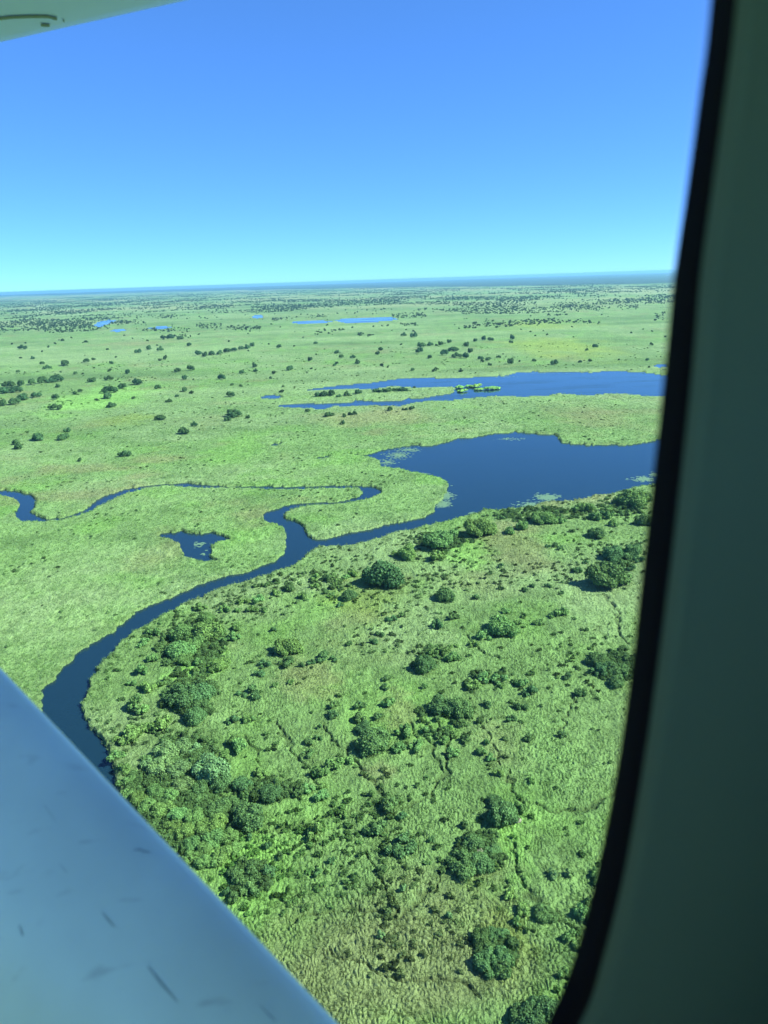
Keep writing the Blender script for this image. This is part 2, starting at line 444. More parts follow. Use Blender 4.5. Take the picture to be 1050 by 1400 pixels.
# close the middle
tag(g, 'flat green delta floodplain of sedge, reeds and grass reaching the horizon', None, None, 'structure')
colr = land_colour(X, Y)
colr *= (1 - (1 - smooth01(td, .3, 1.0)) * .5)[:, None]
# distant woodland floor
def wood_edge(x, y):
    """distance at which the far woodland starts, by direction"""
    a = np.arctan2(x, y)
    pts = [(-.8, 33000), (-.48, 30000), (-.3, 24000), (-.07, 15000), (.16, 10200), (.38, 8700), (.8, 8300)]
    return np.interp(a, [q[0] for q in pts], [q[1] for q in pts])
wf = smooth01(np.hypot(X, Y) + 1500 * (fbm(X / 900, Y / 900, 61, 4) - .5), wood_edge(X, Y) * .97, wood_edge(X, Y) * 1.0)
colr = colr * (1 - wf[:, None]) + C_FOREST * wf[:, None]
# damp bank edge
colr = colr * (1 - (.3 * np.exp(-((sd + .2) / 1.0) ** 2))[:, None])
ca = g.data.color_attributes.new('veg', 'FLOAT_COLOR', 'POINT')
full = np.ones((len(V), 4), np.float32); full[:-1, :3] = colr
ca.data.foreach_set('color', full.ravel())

# far woodland canopy: a raised rough mass of crowns, thousands deep
ra = np.arange(-math.radians(36), math.radians(36), .0032)
tt = np.concatenate([np.linspace(0, .25, 60), np.linspace(.26, 1, 40)])
A2, T2 = np.meshgrid(ra, tt, indexing='ij')
we = wood_edge(np.sin(A2), np.cos(A2)) * (1 + .10 * (fbm(A2 * 60, A2 * 0 + 2, 71, 4) - .5))
R2 = we + (41500 - we) * T2
X2 = (R2 * np.sin(A2)); Y2 = (R2 * np.cos(A2))
Z2 = np.where(T2 <= .001, 0.8, 8 + 6 * hash2(np.arange(X2.size).reshape(X2.shape), X2 * 0, 5) + 6 * (fbm(X2 / 500, Y2 / 500, 72, 3) - .5))
n_, m_ = X2.shape
ii = np.arange(n_ - 1)[:, None] * m_; jj = np.arange(m_ - 1)[None, :]
Q2 = np.stack([(ii + jj).ravel(), (ii + m_ + jj).ravel(), (ii + m_ + jj + 1).ravel(), (ii + jj + 1).ravel()], 1)
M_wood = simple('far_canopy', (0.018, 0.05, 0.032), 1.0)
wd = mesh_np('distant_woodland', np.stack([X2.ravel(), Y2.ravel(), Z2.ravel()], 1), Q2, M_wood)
tag(wd, 'dark blue-green woodland covering the land up to the horizon', None, None, 'stuff')

# water sheets: one per body
def water_sheet(name, P, label, grow=6):
    lo = P.min(0) - grow; hi = P.max(0) + grow
    nx, ny = 24, 24
    gx, gy = np.meshgrid(np.linspace(lo[0], hi[0], nx), np.linspace(lo[1], hi[1], ny), indexing='ij')
    ii = np.arange(nx - 1)[:, None] * ny; jj = np.arange(ny - 1)[None, :]
    Qw = np.stack([(ii + jj).ravel(), (ii + ny + jj).ravel(), (ii + ny + jj + 1).ravel(), (ii + jj + 1).ravel()], 1)
    o = mesh_np(name, np.stack([gx.ravel(), gy.ravel(), np.zeros(gx.size)], 1), Qw, M_water)
    return tag(o, label, None, None, 'structure')
allP = np.vstack(polys)
water_sheet('water', allP, 'blue river channels, lagoon and ponds winding through the marsh', 60)

# ------------------------------------------------------------------ leaf geometry
def leafy_crown(seed, lobes, leaves, leafsize, flat=.62, low=.15, core=True, spread=.62):
    """one crown of unit radius: lobes of leaf clusters round a rough core"""
    r = np.random.default_rng(seed)
    cen = []; rd = []
    for k in range(lobes):
        a = r.uniform(0, 2 * math.pi); q = math.sqrt(r.uniform(0, 1)) * spread * (1 + .28 * math.sin(2 * a + seed) + .15 * math.sin(3 * a + seed * 2))
        rr = r.choice([.15, .2, .26, .34]) * r.uniform(.85, 1.15)
        zz = low + flat * (1 - (q / 1.0) ** 2) * r.uniform(.35, 1.12)
        if k % 4 == 3: q = r.uniform(.45, .72); zz = low + .1 * r.uniform(0, 1) + rr * .5; 
        cen.append((q * math.cos(a), q * math.sin(a) * r.uniform(.75, 1), zz)); rd.append(rr)
    cen = np.array(cen); rd = np.array(rd)
    V = []; Fc = []
    # leaves
    n = leaves
    k = r.choice(lobes, n * 3, p=rd ** 2 / (rd ** 2).sum())
    d = r.normal(size=(n * 3, 3)); d /= np.linalg.norm(d, axis=1)[:, None]
    d[:, 2] = np.where(d[:, 2] < -.35, -d[:, 2], d[:, 2])
    bump = 1 + .16 * np.sin(d[:, 0] * 9 + k) * np.sin(d[:, 1] * 8 + 2 * k) + r.uniform(-.13, .10, n * 3)
    bump = bump * r.uniform(.92, 1.16, n * 3)
    P = cen[k] + d * (rd[k] * bump)[:, None]
    depth = np.min(np.linalg.norm(P[:, None, :] - cen[None], axis=2) / rd[None], axis=1)
    ok = np.nonzero((depth > .80) & (P[:, 2] > .01))[0][:n]
    P = P[ok]; d = d[ok]; n = len(ok)
    nrm = d + r.normal(size=(n, 3)) * .45; nrm /= np.linalg.norm(nrm, axis=1)[:, None]
    t = np.cross(nrm, r.normal(size=(n, 3))); t /= np.linalg.norm(t, axis=1)[:, None] + 1e-9
    b = np.cross(nrm, t)
    s = leafsize * r.uniform(.55, 1.3, n)[:, None]
    q0 = P + t * s; q1 = P + b * s * .8 - nrm * s * .25; q2 = P - t * s; q3 = P - b * s * .8 - nrm * s * .25
    V = np.stack([q0, q1, q2, q3], 1).reshape(-1, 3)
    Fc = np.arange(4 * n).reshape(-1, 4)
    if core:
        cv = []; cf = []
        for c, rr in zip(cen, rd):
            base = len(V) + sum(len(a_) for a_ in cv)
            pts = []
            nu, nv = 7, 4
            for a_ in range(nv + 1):
                ph = math.pi * a_ / nv
                for b_ in range(nu):
                    t_ = 2 * math.pi * b_ / nu
                    q = .70 * rr * r.uniform(.85, 1.1)
                    pts.append((c[0] + q * math.sin(ph) * math.cos(t_), c[1] + q * math.sin(ph) * math.sin(t_), max(0.0, c[2] + q * math.cos(ph))))
            for a_ in range(nv):
                for b_ in range(nu):
                    cf.append((base + a_ * nu + b_, base + (a_ + 1) * nu + b_, base + (a_ + 1) * nu + (b_ + 1) % nu, base + a_ * nu + (b_ + 1) % nu))
            cv.append(np.array(pts))
        V = np.vstack([V] + cv); Fc = np.vstack([Fc, np.array(cf)])
    return V, Fc

def crown_mesh(name, seed, **kw):
    V, Fc = leafy_crown(seed, **kw)
    return mesh_np(name, V, Fc, M_leaf, linkit=False)

def trunk_mesh(name, seed):
    """tapered trunk with four limbs, for a crown of unit radius"""
    r = random.Random(seed); V = []; Fc = []
    def tube(p, q, r0, r1, n=6, seg=3, bend=.04):
        base = len(V); p = Vector(p); q = Vector(q); ax = (q - p).normalized()
        s = ax.orthogonal().normalized(); t = ax.cross(s)
        for k in range(seg + 1):
            f = k / seg; c = p.lerp(q, f) + s * bend * math.sin(f * 3.1) * r.uniform(-1, 1); rr = r0 + (r1 - r0) * f
            for a in range(n):
                an = 2 * math.pi * a / n; V.append(c + (s * math.cos(an) + t * math.sin(an)) * rr)
        for k in range(seg):
            for a in range(n):
                Fc.append((base + k * n + a, base + k * n + (a + 1) % n, base + (k + 1) * n + (a + 1) % n, base + (k + 1) * n + a))
    tube((0, 0, -.06), (.02, 0, .34), .06, .045)
    for k in range(4):
        a = k * 1.57 + r.uniform(-.4, .4)
        tube((.02, 0, .28), (.42 * math.cos(a), .42 * math.sin(a), .5 + r.uniform(0, .15)), .035, .014)
    return mesh_np(name, [tuple(v) for v in V], Fc, M_bark, smooth=True, linkit=False)

TREES_BIG = [crown_mesh('tree_crown', 100 + k, lobes=34, leaves=5200, leafsize=.052, flat=.60, low=.14, spread=.76) for k in range(5)]
TREES_MID = [crown_mesh('small_tree_crown', 200 + k, lobes=18, leaves=1500, leafsize=.078, flat=.6, low=.14, spread=.68) for k in range(5)]
BUSHES = [crown_mesh('bush_foliage', 300 + k, lobes=13, leaves=900, leafsize=.11, flat=.55, low=.10, spread=.74) for k in range(5)]
FAR = [crown_mesh('far_crown', 400 + k, lobes=6, leaves=90, leafsize=.22, flat=.5, low=.1, spread=.5) for k in range(4)]
TRUNKS = [trunk_mesh('trunk', k) for k in range(3)]

# ------------------------------------------------------------------ trees and bushes one by one: (x, y, width) of the crown in the photograph
# each list: place phrase, kind ('tree' / 'bush'), look, colour, entries
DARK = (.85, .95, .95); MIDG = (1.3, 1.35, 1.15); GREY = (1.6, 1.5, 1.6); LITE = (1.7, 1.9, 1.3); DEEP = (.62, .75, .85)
NEAR = [
 ('on the near plain below the lagoon channel','tree',DARK,[(523,787,56),(477,814,24),(449,789,22),(397,803,20),(609,814,28)]),
 ('along the near bank of the channel','tree',MIDG,[(600,740,42),(556,756,30),(655,723,40),(743,708,32),(698,726,19),(715,719,22),(801,693,24),(864,682,40)]),
 ('near the channel bank below the river bend','bush',MIDG,[(431,790,15),(460,796,15),(473,789,11),(482,785,13),(376,810,14),(353,820,17),(344,833,15),(361,834,11),(430,801,13),(413,816,13)]),
 ('behind the lagoon bank','bush',MIDG,[(597,761,21),(620,729,18),(540,757,14),(672,719,15),(685,707,12),(766,711,16),(789,696,14),(813,706,20),(829,704,19),(831,696,16),(838,716,14)]),
 ('close to the dark window seal','tree',DARK,[(881,712,24),(831,789,54),(878,680,24),(816,729,26),(838,757,32),(865,753,26)]),
 ('round the large tree near the window seal','bush',DARK,[(855,762,20),(873,764,15),(848,774,15),(864,776,13),(789,780,13),(801,769,9)]),
 ('in the open sedge in the middle','bush',DARK,[(464,827,11),(536,846,14),(549,841,11),(599,854,19),(619,843,15),(520,867,13),(511,877,11),(477,881,9),(443,896,14)]),
 ('in the sedge between lagoon and largest right tree','bush',DARK,[(759,745,11),(766,749,11),(749,747,8),(782,726,8),(685,774,9),(671,783,7),(651,817,11),(685,804,10),(717,807,9),(728,801,9),(749,801,9),(767,811,9)]),
 ('beside the tree right of centre','bush',MIDG,[(767,837,20),(754,841,11),(691,835,13),(734,852,12),(717,842,10),(707,852,11),(648,880,14),(661,867,22)]),
 ('standing right of centre in pale sedge','tree',MIDG,[(687,856,42),(393,885,36)]),
 ('in the thicket beside the river curve','tree',MIDG,[(249,866,34),(281,846,26),(283,865,40),(247,888,38),(266,879,28),(254,901,24),(323,857,18),(300,908,28)]),
 ('round the thicket beside the river curve','bush',MIDG,[(210,864,19),(197,877,17),(302,866,14),(319,871,17),(304,876,12),(273,830,17),(308,832,17),(324,835,10),(331,822,15),(270,906,13),(306,888,12)]),
 ('on the sedge point inside the river curve','bush',MIDG,[(209,900,15),(194,917,19),(226,931,17),(201,940,20),(180,934,13),(268,917,13),(186,963,30),(197,971,17),(220,991,25),(178,1003,34),(194,996,20),(163,1009,18)]),
 ('on the bright green patch left of centre','tree',DARK,[(247,952,44),(271,948,40),(281,938,26),(273,962,24),(266,979,30)]),
 ('beside the brown grass left of centre','bush',DARK,[(362,907,17),(393,905,23),(374,861,9),(412,910,8),(425,906,13),(441,899,17),(456,900,11),(355,921,13),(347,944,22),(351,954,11),(329,948,15),(319,984,17)]),
 ('left of the brown grass, lower down','bush',MIDG,[(338,984,13),(319,1012,17),(328,1020,25),(306,1032,15),(355,1056,17),(376,937,9),(397,933,9),(345,984,11)]),
 ('in the wood above the wing strut','tree',GREY,[(227,1028,36),(222,1048,34),(249,1022,30),(246,1052,32),(266,1023,22),(207,1042,24),(249,1073,30),(289,1055,50)]),
 ('right side of the strut wood','tree',DARK,[(301,1070,32),(274,1075,28),(331,1072,28),(369,1084,30),(341,1117,48),(328,1106,26),(313,1099,26),(298,1104,30),(390,1078,18)]),
 ('in the heart of the wood above the strut','tree',MIDG,[(234,1088,28),(222,1107,32),(244,1115,32),(264,1120,30),(279,1130,30),(298,1125,30),(251,1139,30),(294,1147,30),(313,1145,28)]),
 ('at the strut edge of the wood','tree',MIDG,[(212,1083,28),(190,1093,26),(202,1103,26),(234,1135,30),(281,1158,26),(262,1155,26),(303,1168,28),(279,1178,24),(259,1172,22),(321,1158,22),(177,1085,22),(172,1068,22)]),
 ('at the water edge above the strut','bush',MIDG,[(170,1052,17),(157,1035,19),(294,1179,17)]),
 ('below the wood beside the strut','bush',DARK,[(343,1196,23),(338,1213,21),(367,1192,21),(323,1196,15),(320,1228,15),(311,1220,10),(383,1172,10),(365,1158,11),(341,1146,9)]),
 ('in the sedge below the twin bushes','tree',DARK,[(605,966,38),(628,967,38),(580,908,32),(513,1012,48),(496,996,24)]),
 ('right of centre, upper row','bush',MIDG,[(618,898,21),(592,893,15),(618,883,13),(607,891,18),(682,927,21),(661,926,20),(647,937,20),(686,939,9),(728,919,14),(713,935,15)]),
 ('right of centre, lower row','bush',DARK,[(726,945,21),(776,925,13),(793,948,15),(666,963,13),(707,966,11),(718,967,11),(699,983,15),(723,1010,13),(768,1004,14)]),
 ('in the thicket against the window seal','tree',DARK,[(818,901,28),(828,914,27),(844,915,29),(844,931,26),(859,902,22)]),
 ('edging the thicket against the window seal','bush',DARK,[(857,921,17),(809,897,13),(849,887,11),(812,918,13)]),
 ('between the two central dark trees','bush',MIDG,[(555,1000,24),(571,1019,24),(545,1024,18),(582,999,13),(610,999,15),(621,1004,13),(618,1029,19),(608,1013,14),(531,962,16),(580,939,10)]),
 ('left of the lower central tree','bush',DARK,[(456,964,14),(491,965,15),(456,977,16),(516,980,13),(528,927,13),(526,939,13),(423,1030,17),(422,1014,15),(434,1009,10),(437,995,7),(491,982,18)]),
 ('among the worn tracks in the middle','bush',MIDG,[(448,1050,30),(469,1040,19),(419,1079,19),(439,1087,19),(440,1075,13),(508,1086,10),(471,1115,12),(431,1136,27)]),
 ('in the tussocks at lower centre','bush',DARK,[(533,1100,29),(514,1134,27),(556,1149,27),(540,1164,21),(550,1117,12),(589,1149,10),(634,1129,10),(453,1178,10),(434,1194,12),(523,1189,12)]),
 ('along the track right of centre','bush',MIDG,[(658,1028,13),(670,1036,13),(681,1057,15),(665,1016,9),(678,1187,9),(677,1141,15),(711,1105,18)]),
 ('beside the pale mounds at lower right','tree',DARK,[(686,1114,42),(678,1096,24),(647,1154,28),(671,1163,24),(634,1180,40),(655,1181,32)]),
 ('in the olive sedge at the bottom right','tree',DARK,[(657,1283,26),(680,1281,28),(667,1315,32),(687,1307,28),(735,1382,44),(710,1388,28),(754,1380,26),(746,1248,26)]),
 ('in the olive sedge by the lower window seal','bush',MIDG,[(697,1222,19),(716,1244,19),(706,1261,13),(813,1194,14),(815,1205,13),(798,1251,24),(778,1280,18),(793,1294,17),(773,1332,16),(808,1233,15)]),
 ('in the olive sedge at the bottom','bush',GREY,[(614,1254,9),(520,1280,10),(551,1217,8),(756,1196,13),(778,1195,12)]),
]
MIDF = [
 ('dotted left on the plain above the upper river','tree',[(88,496,15),(64,502,11),(58,497,7),(118,494,9),(127,491,7),(152,496,7),(103,510,8),(45,489,8),(25,508,6)]),
 ('mid-left on the open plain','tree',[(126,519,15),(148,517,13),(175,509,10),(186,522,18),(168,528,15),(148,533,20),(146,541,16),(152,554,14),(183,544,6)]),
 ('below the dark row at the left edge','tree',[(76,556,18),(76,543,12),(102,538,8),(110,534,7),(32,542,20),(48,540,15),(79,528,8)]),
 ('in the dark row at the left edge','tree',[(12,525,19),(29,525,13),(43,523,13),(57,521,13),(79,517,19),(69,520,14),(5,534,17),(20,533,16),(2,551,17),(19,549,17)]),
 ('near the left edge above the river','tree',[(50,597,21),(86,597,19),(21,605,11),(26,611,13),(93,588,11),(109,629,8),(171,620,18)]),
 ('left of centre on the streaked plain','tree',[(220,571,15),(231,548,10),(242,541,7),(252,533,10),(252,517,10),(243,506,11),(260,504,12),(226,489,8),(215,530,9)]),
 ('left of the small far pond','tree',[(302,516,12),(314,540,13),(251,589,20),(265,581,10),(318,564,27),(312,573,11),(339,570,9),(329,527,7),(317,526,6)]),
 ('above the small far pond','tree',[(331,509,8),(348,500,10),(349,507,7),(370,517,6),(387,528,6),(396,504,12),(424,491,10),(382,474,9)]),
 ('on the plain behind the far lagoon tip','tree',[(461,482,9),(467,488,9),(482,488,9),(457,499,7),(489,495,10),(520,477,10),(517,483,9),(564,505,8),(432,469,6)]),
 ('on the near shore of the far lagoon','bush',[(421,561,9),(449,566,16),(471,568,9),(483,565,12),(469,578,10),(533,559,11),(554,559,9),(563,558,8)]),
 ('on the long island in the far lagoon','bush',[(434,540,11),(443,539,13),(453,538,13),(463,541,10),(474,539,11),(489,536,12),(514,534,11),(523,534,11),(531,533,13),(541,532,13),(551,532,13)]),
 ('on the tiny islets right of the long island','bush',[(629,527,14),(640,526,11),(651,525,15),(656,530,11),(632,532,12),(672,528,15),(681,529,9)]),
 ('in the line of trees left of centre','tree',[(270,483,12),(280,485,12),(290,483,12),(300,482,12),(310,480,12),(320,478,11),(330,476,11),(338,475,10),(345,472,9)]),
 ('high on the left plain','tree',[(190,480,11),(204,476,10),(219,478,10),(259,471,10),(31,475,12),(86,465,6),(117,467,6),(222,461,10),(234,461,10),(247,462,10)]),
 ('left part of the grove beyond the far lagoon','tree',[(575,472,15),(574,480,13),(588,471,10),(602,470,10),(614,467,9),(588,488,10),(567,459,12),(552,458,9)]),
 ('right part of the grove beyond the far lagoon','tree',[(607,483,13),(621,477,15),(624,486,15),(636,487,13),(643,480,11),(638,472,10),(650,465,9),(662,463,10),(670,464,10),(657,490,10),(668,491,9)]),
 ('on the yellow-green meadow beyond the lagoon','tree',[(700,462,10),(698,468,7),(682,488,7),(698,495,13),(730,493,8),(759,496,12),(793,495,6),(806,493,7),(885,492,7),(814,474,9),(679,447,7)]),
]
ORD = ['leftmost', 'second from the left', 'third from the left', 'fourth from the left', 'fifth from the left', 'sixth from the left', 'seventh from the left',
       'eighth from the left', 'ninth from the left', 'tenth from the left', 'eleventh from the left', 'twelfth from the left']
def ordinal(k, n):
    if k == n - 1 and n > 1: return 'rightmost'
    return ORD[min(k, 11)]
def place(cx, cy, wpx):
    """ground point and crown radius of a crown seen at (cx, cy) with width wpx"""
    x, y = ground(cx, cy, 0)
    for _ in range(3):
        R = .5 * wpx / F * slant(x, y)
        x, y = ground(cx, cy, R * .42 + .8)
    return x, y, R
occupied = []
def colour_of(base, k):
    r = random.Random(k); f = r.uniform(.8, 1.2); g = r.uniform(-.1, .1)
    return (base[0] * f * (1 + g), base[1] * f, base[2] * f * (1 - g), 1)
cnt = 0
SIZEWORD = {'tree': ('broad', 'small'), 'bush': ('low', 'tiny')}
for phrase, kind, tone, items in NEAR:
    items = sorted(items)
    look = {DARK: 'dark green', MIDG: 'mid green', GREY: 'grey-green', LITE: 'bright green'}[tone]
    for k, (cx, cy, wpx) in enumerate(items):
        cnt += 1
        x, y, R = place(cx, cy, wpx); R *= 1.05
        r = random.Random(cnt * 13)
        rot = r.uniform(0, 6.28)
        if kind == 'tree':
            o = empty('tree', (x, y, .7)); o.rotation_euler.z = rot
            o.scale = (R, R * r.uniform(.88, 1.05), R * r.uniform(.85, 1.1))
            t = obj('trunk', TRUNKS[cnt % 3], o)
            c = obj('crown', (TREES_BIG if wpx > 23 else TREES_MID)[r.randrange(5)], o); c.color = colour_of(tone, cnt)
            tag(o, f'{look} tree {phrase}, {ordinal(k, len(items))}'.replace('green ', '', 1) if len(phrase.split()) > 8 else f'{look} tree {phrase}, {ordinal(k, len(items))}', 'tree', 'trees of the near floodplain')
        else:
            o = obj('bush', BUSHES[r.randrange(5)]); o.location = (x, y, .95); o.rotation_euler.z = rot
            R *= 1.12; o.scale = (R, R * r.uniform(.75, 1.05), max(R * r.uniform(.8, 1.15), 1.7)); o.color = colour_of(tone, cnt)
            tag(o, f'{look} bush {phrase}, {ordinal(k, len(items))}', 'bush', 'bushes of the near floodplain')
        occupied.append((x, y, R))
for phrase, kind, items in MIDF:
    items = sorted(items)
    for k, (cx, cy, wpx) in enumerate(items):
        cnt += 1
        x, y, R = place(cx, cy, wpx)
        r = random.Random(cnt * 17)
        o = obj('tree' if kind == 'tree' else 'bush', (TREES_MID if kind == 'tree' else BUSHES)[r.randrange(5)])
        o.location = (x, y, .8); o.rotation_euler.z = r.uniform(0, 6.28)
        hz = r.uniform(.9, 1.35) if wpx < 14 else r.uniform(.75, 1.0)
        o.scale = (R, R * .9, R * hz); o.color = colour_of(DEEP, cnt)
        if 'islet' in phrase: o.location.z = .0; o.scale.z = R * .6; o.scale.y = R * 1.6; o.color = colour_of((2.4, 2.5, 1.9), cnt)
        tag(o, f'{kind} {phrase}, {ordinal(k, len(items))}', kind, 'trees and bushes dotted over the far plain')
        occupied.append((x, y, R))
occ = np.array(occupied)

# ------------------------------------------------------------------ scattering as instances on points
def scatter(name, pts, scl, rot, idx, tilt, sources, label, mats=None):
    """pts n x 3; one object that instances unlinked source meshes on its points (kind = stuff)"""
    me = bpy.data.meshes.new(name)
    me.vertices.add(len(pts)); me.vertices.foreach_set('co', np.asarray(pts, np.float32).ravel())
    a = me.attributes.new('s', 'FLOAT_VECTOR', 'POINT'); a.data.foreach_set('vector', np.asarray(scl, np.float32).ravel())
    a = me.attributes.new('r', 'FLOAT_VECTOR', 'POINT')
    rr = np.stack([tilt * np.cos(rot * 3), tilt * np.sin(rot * 5), rot], 1)
    a.data.foreach_set('vector', rr.astype(np.float32).ravel())
    a = me.attributes.new('i', 'INT', 'POINT'); a.data.foreach_set('value', np.asarray(idx, np.int32))
    o = link(bpy.data.objects.new(name, me))
    c = bpy.data.collections.new(name + '_sources')
    for k, s_ in enumerate(sources):
        so = bpy.data.objects.new('%s_source_%d' % (name, k), s_); c.objects.link(so)
    ng = bpy.data.node_groups.new(name, 'GeometryNodeTree')
    ng.interface.new_socket('Geometry', in_out='INPUT', socket_type='NodeSocketGeometry')
    ng.interface.new_socket('Geometry', in_out='OUTPUT', socket_type='NodeSocketGeometry')
    n = ng.nodes; L = ng.links.new
    gi = n.new('NodeGroupInput'); go = n.new('NodeGroupOutput')
    ci = n.new('GeometryNodeCollectionInfo'); ci.inputs['Collection'].default_value = c
    ci.inputs['Separate Children'].default_value = True; ci.inputs['Reset Children'].default_value = True
    ip = n.new('GeometryNodeInstanceOnPoints'); ip.inputs['Pick Instance'].default_value = True
    def attr(nm, typ):
        q = n.new('GeometryNodeInputNamedAttribute'); q.data_type = typ; q.inputs['Name'].default_value = nm; return q.outputs[0]
    e2r = n.new('FunctionNodeEulerToRotation')
    L(attr('r', 'FLOAT_VECTOR'), e2r.inputs[0])
    L(gi.outputs[0], ip.inputs['Points']); L(ci.outputs[0], ip.inputs['Instance'])
    L(attr('i', 'INT'), ip.inputs['Instance Index']); L(e2r.outputs[0], ip.inputs['Rotation']); L(attr('s', 'FLOAT_VECTOR'), ip.inputs['Scale'])
    L(ip.outputs[0], go.inputs[0])
    md = o.modifiers.new('scatter', 'NODES'); md.node_group = ng
    return tag(o, label, None, None, 'stuff')

def blade_clump(seed, n, h, spread, width, lean):
    r = np.random.default_rng(seed)
    a = r.uniform(0, 6.283, n); q = np.sqrt(r.uniform(0, 1, n)) * spread
    bx = q * np.cos(a); by = q * np.sin(a)
    la = a + r.normal(0, .5, n); ln = lean * r.uniform(.3, 1.2, n); hh = h * r.uniform(.6, 1.1, n)
    wa = r.uniform(0, 6.283, n); wd_ = width * r.uniform(.6, 1.3, n)
    B1 = np.stack([bx + np.cos(wa) * wd_, by + np.sin(wa) * wd_, -.15 + 0 * a], 1)
    B2 = np.stack([bx - np.cos(wa) * wd_, by - np.sin(wa) * wd_, -.15 + 0 * a], 1)
    T = np.stack([bx + np.cos(la) * ln, by + np.sin(la) * ln, hh], 1)
    M1 = (B1 * .4 + T * .6); M1[:, 2] += .08 * h; M2 = (B2 * .4 + T * .6); M2[:, 2] += .08 * h
    V = np.stack([B1, M1, T, M2, B2], 1).reshape(-1, 3)
    f = np.arange(n) * 5
    return V, np.stack([f, f + 1, f + 3, f + 4], 1), np.stack([f + 1, f + 2, f + 3], 1)

def blade_mesh(name, mat, *a):
    V, Q, T = blade_clump(*a)
    me = bpy.data.meshes.new(name)
    me.from_pydata(V.tolist(), [], Q.tolist() + T.tolist()); me.materials.append(mat); me.update()
    return me

def veg_instance_mat(name, vary=.3):
    """sedge colour read from its place on the plain by world noise"""
    mt, nt, o = new_mat(name); L = nt.links.new
    info = N(nt, 'ShaderNodeObjectInfo'); at = N(nt, 'ShaderNodeAttribute'); at.attribute_type = 'INSTANCER'; at.attribute_name = 'c'
    mr = N(nt, 'ShaderNodeMapRange'); mr.inputs['To Min'].default_value = 1 - vary; mr.inputs['To Max'].default_value = 1 + vary
    L(info.outputs['Random'], mr.inputs['Value'])
    s = N(nt, 'ShaderNodeVectorMath', operation='SCALE'); L(at.outputs['Vector'], s.inputs[0]); L(mr.outputs[0], s.inputs['Scale'])
    d = N(nt, 'ShaderNodeBsdfDiffuse'); t = N(nt, 'ShaderNodeBsdfTranslucent'); L(s.outputs[0], d.inputs[0]); L(s.outputs[0], t.inputs[0])
    mx = N(nt, 'ShaderNodeMixShader'); mx.inputs[0].default_value = .38; L(d.outputs[0], mx.inputs[1]); L(t.outputs[0], mx.inputs[2]); L(mx.outputs[0], o.inputs[0])
    return mt
M_sedge = veg_instance_mat('sedge_blades', .22)

def sample_sector(n, r0, r1, power=1.0, half=31):
    """random points between two distances in the direction of the view; power < 2 thins with distance"""
    u = rng.uniform(0, 1, n)
    r = (r0 ** power + u * (r1 ** power - r0 ** power)) ** (1 / power)
    a = rng.uniform(-math.radians(half), math.radians(half), n)
    return r * np.sin(a), r * np.cos(a)

def add_col(o, col):
    a = o.data.attributes.new('c', 'FLOAT_VECTOR', 'POINT'); a.data.foreach_set('vector', np.asarray(col, np.float32).ravel())

# grass and reeds
x, y = sample_sector(430000, 95, 1300, 1.0)
z, sd, td, shr, cre, cre2 = relief(x, y)
dd_ = np.hypot(x, y)
keep = (sd < -.15) & (td > .75) & (rng.uniform(0, 1, len(x)) < (.25 + .75 * cre * cre2) * (1 - .97 * smooth01(dd_, 420, 1250)))
x, y, z, sd, shr, cre = x[keep], y[keep], z[keep], sd[keep], shr[keep], cre[keep]
n = len(x)
reed = (shr < .5) | (sd > -7)
tall = np.where(reed, .80, .42) * rng.uniform(.6, 1.25, n) * (.8 + .5 * fbm(x / 9, y / 9, 81, 3))
wid = np.where(reed, .68, .74) * rng.uniform(.7, 1.3, n) * (1 + .5 * smooth01(np.hypot(x, y), 350, 900))
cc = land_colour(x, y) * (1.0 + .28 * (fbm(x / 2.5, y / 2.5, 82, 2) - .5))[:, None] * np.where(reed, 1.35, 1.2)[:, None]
gr = scatter('sedge_grass', np.stack([x, y, z - .2], 1), np.stack([wid, wid, tall], 1), rng.uniform(0, 6.28, n), np.where(reed, rng.integers(0, 3, n), rng.integers(3, 6, n)),
        .12, [blade_mesh('reed_tuft', M_sedge, 10 + k, 16, 1.15, .55, .07, .45) for k in range(3)] + [blade_mesh('sedge_tuft', M_sedge, 20 + k, 20, .8, .6, .09, .55) for k in range(3)],
        'dense bright green sedge and reeds covering the near floodplain')
add_col(gr, cc)

# low scrub lumps through the plain
x, y = sample_sector(52000, 110, 1500, 1.15)
D = np.hypot(x, y)
sd = edge_sd(x, y); shr = inside(SHRUBLAND, x, y)
dens = fbm(x / 35, y / 28, 91, 4)
keep = (sd < -1.5) & (rng.uniform(0, 1, len(x)) < np.where(shr, .09 + .8 * smooth01(dens, .46, .68), .015 + .22 * smooth01(dens, .55, .75)))
x, y, D = x[keep], y[keep], D[keep]; n = len(x)
R = rng.uniform(.5, 1.45, n) * (1 + .5 * smooth01(D, 300, 1200))
cc = land_colour(x, y) * rng.uniform(.42, .95, n)[:, None] * np.array((.85, .98, .95))
M_scrub = veg_instance_mat('scrub_leaves', .25)
def lump(seed):
    V, Fc = leafy_crown(seed, lobes=6, leaves=70, leafsize=.24, flat=.35, low=.0, spread=.6)
    return mesh_np('scrub_lump', V, Fc, M_scrub, linkit=False)
zz = 1.05 + 0 * x
sc_ = scatter('low_scrub', np.stack([x, y, zz], 1), np.stack([R, R, R * rng.uniform(.6, 1.1, n)], 1), rng.uniform(0, 6.28, n), rng.integers(0, 4, n), .05,
        [lump(500 + k) for k in range(4)], 'low rough scrub tufts scattered through the sedge')
add_col(sc_, cc)

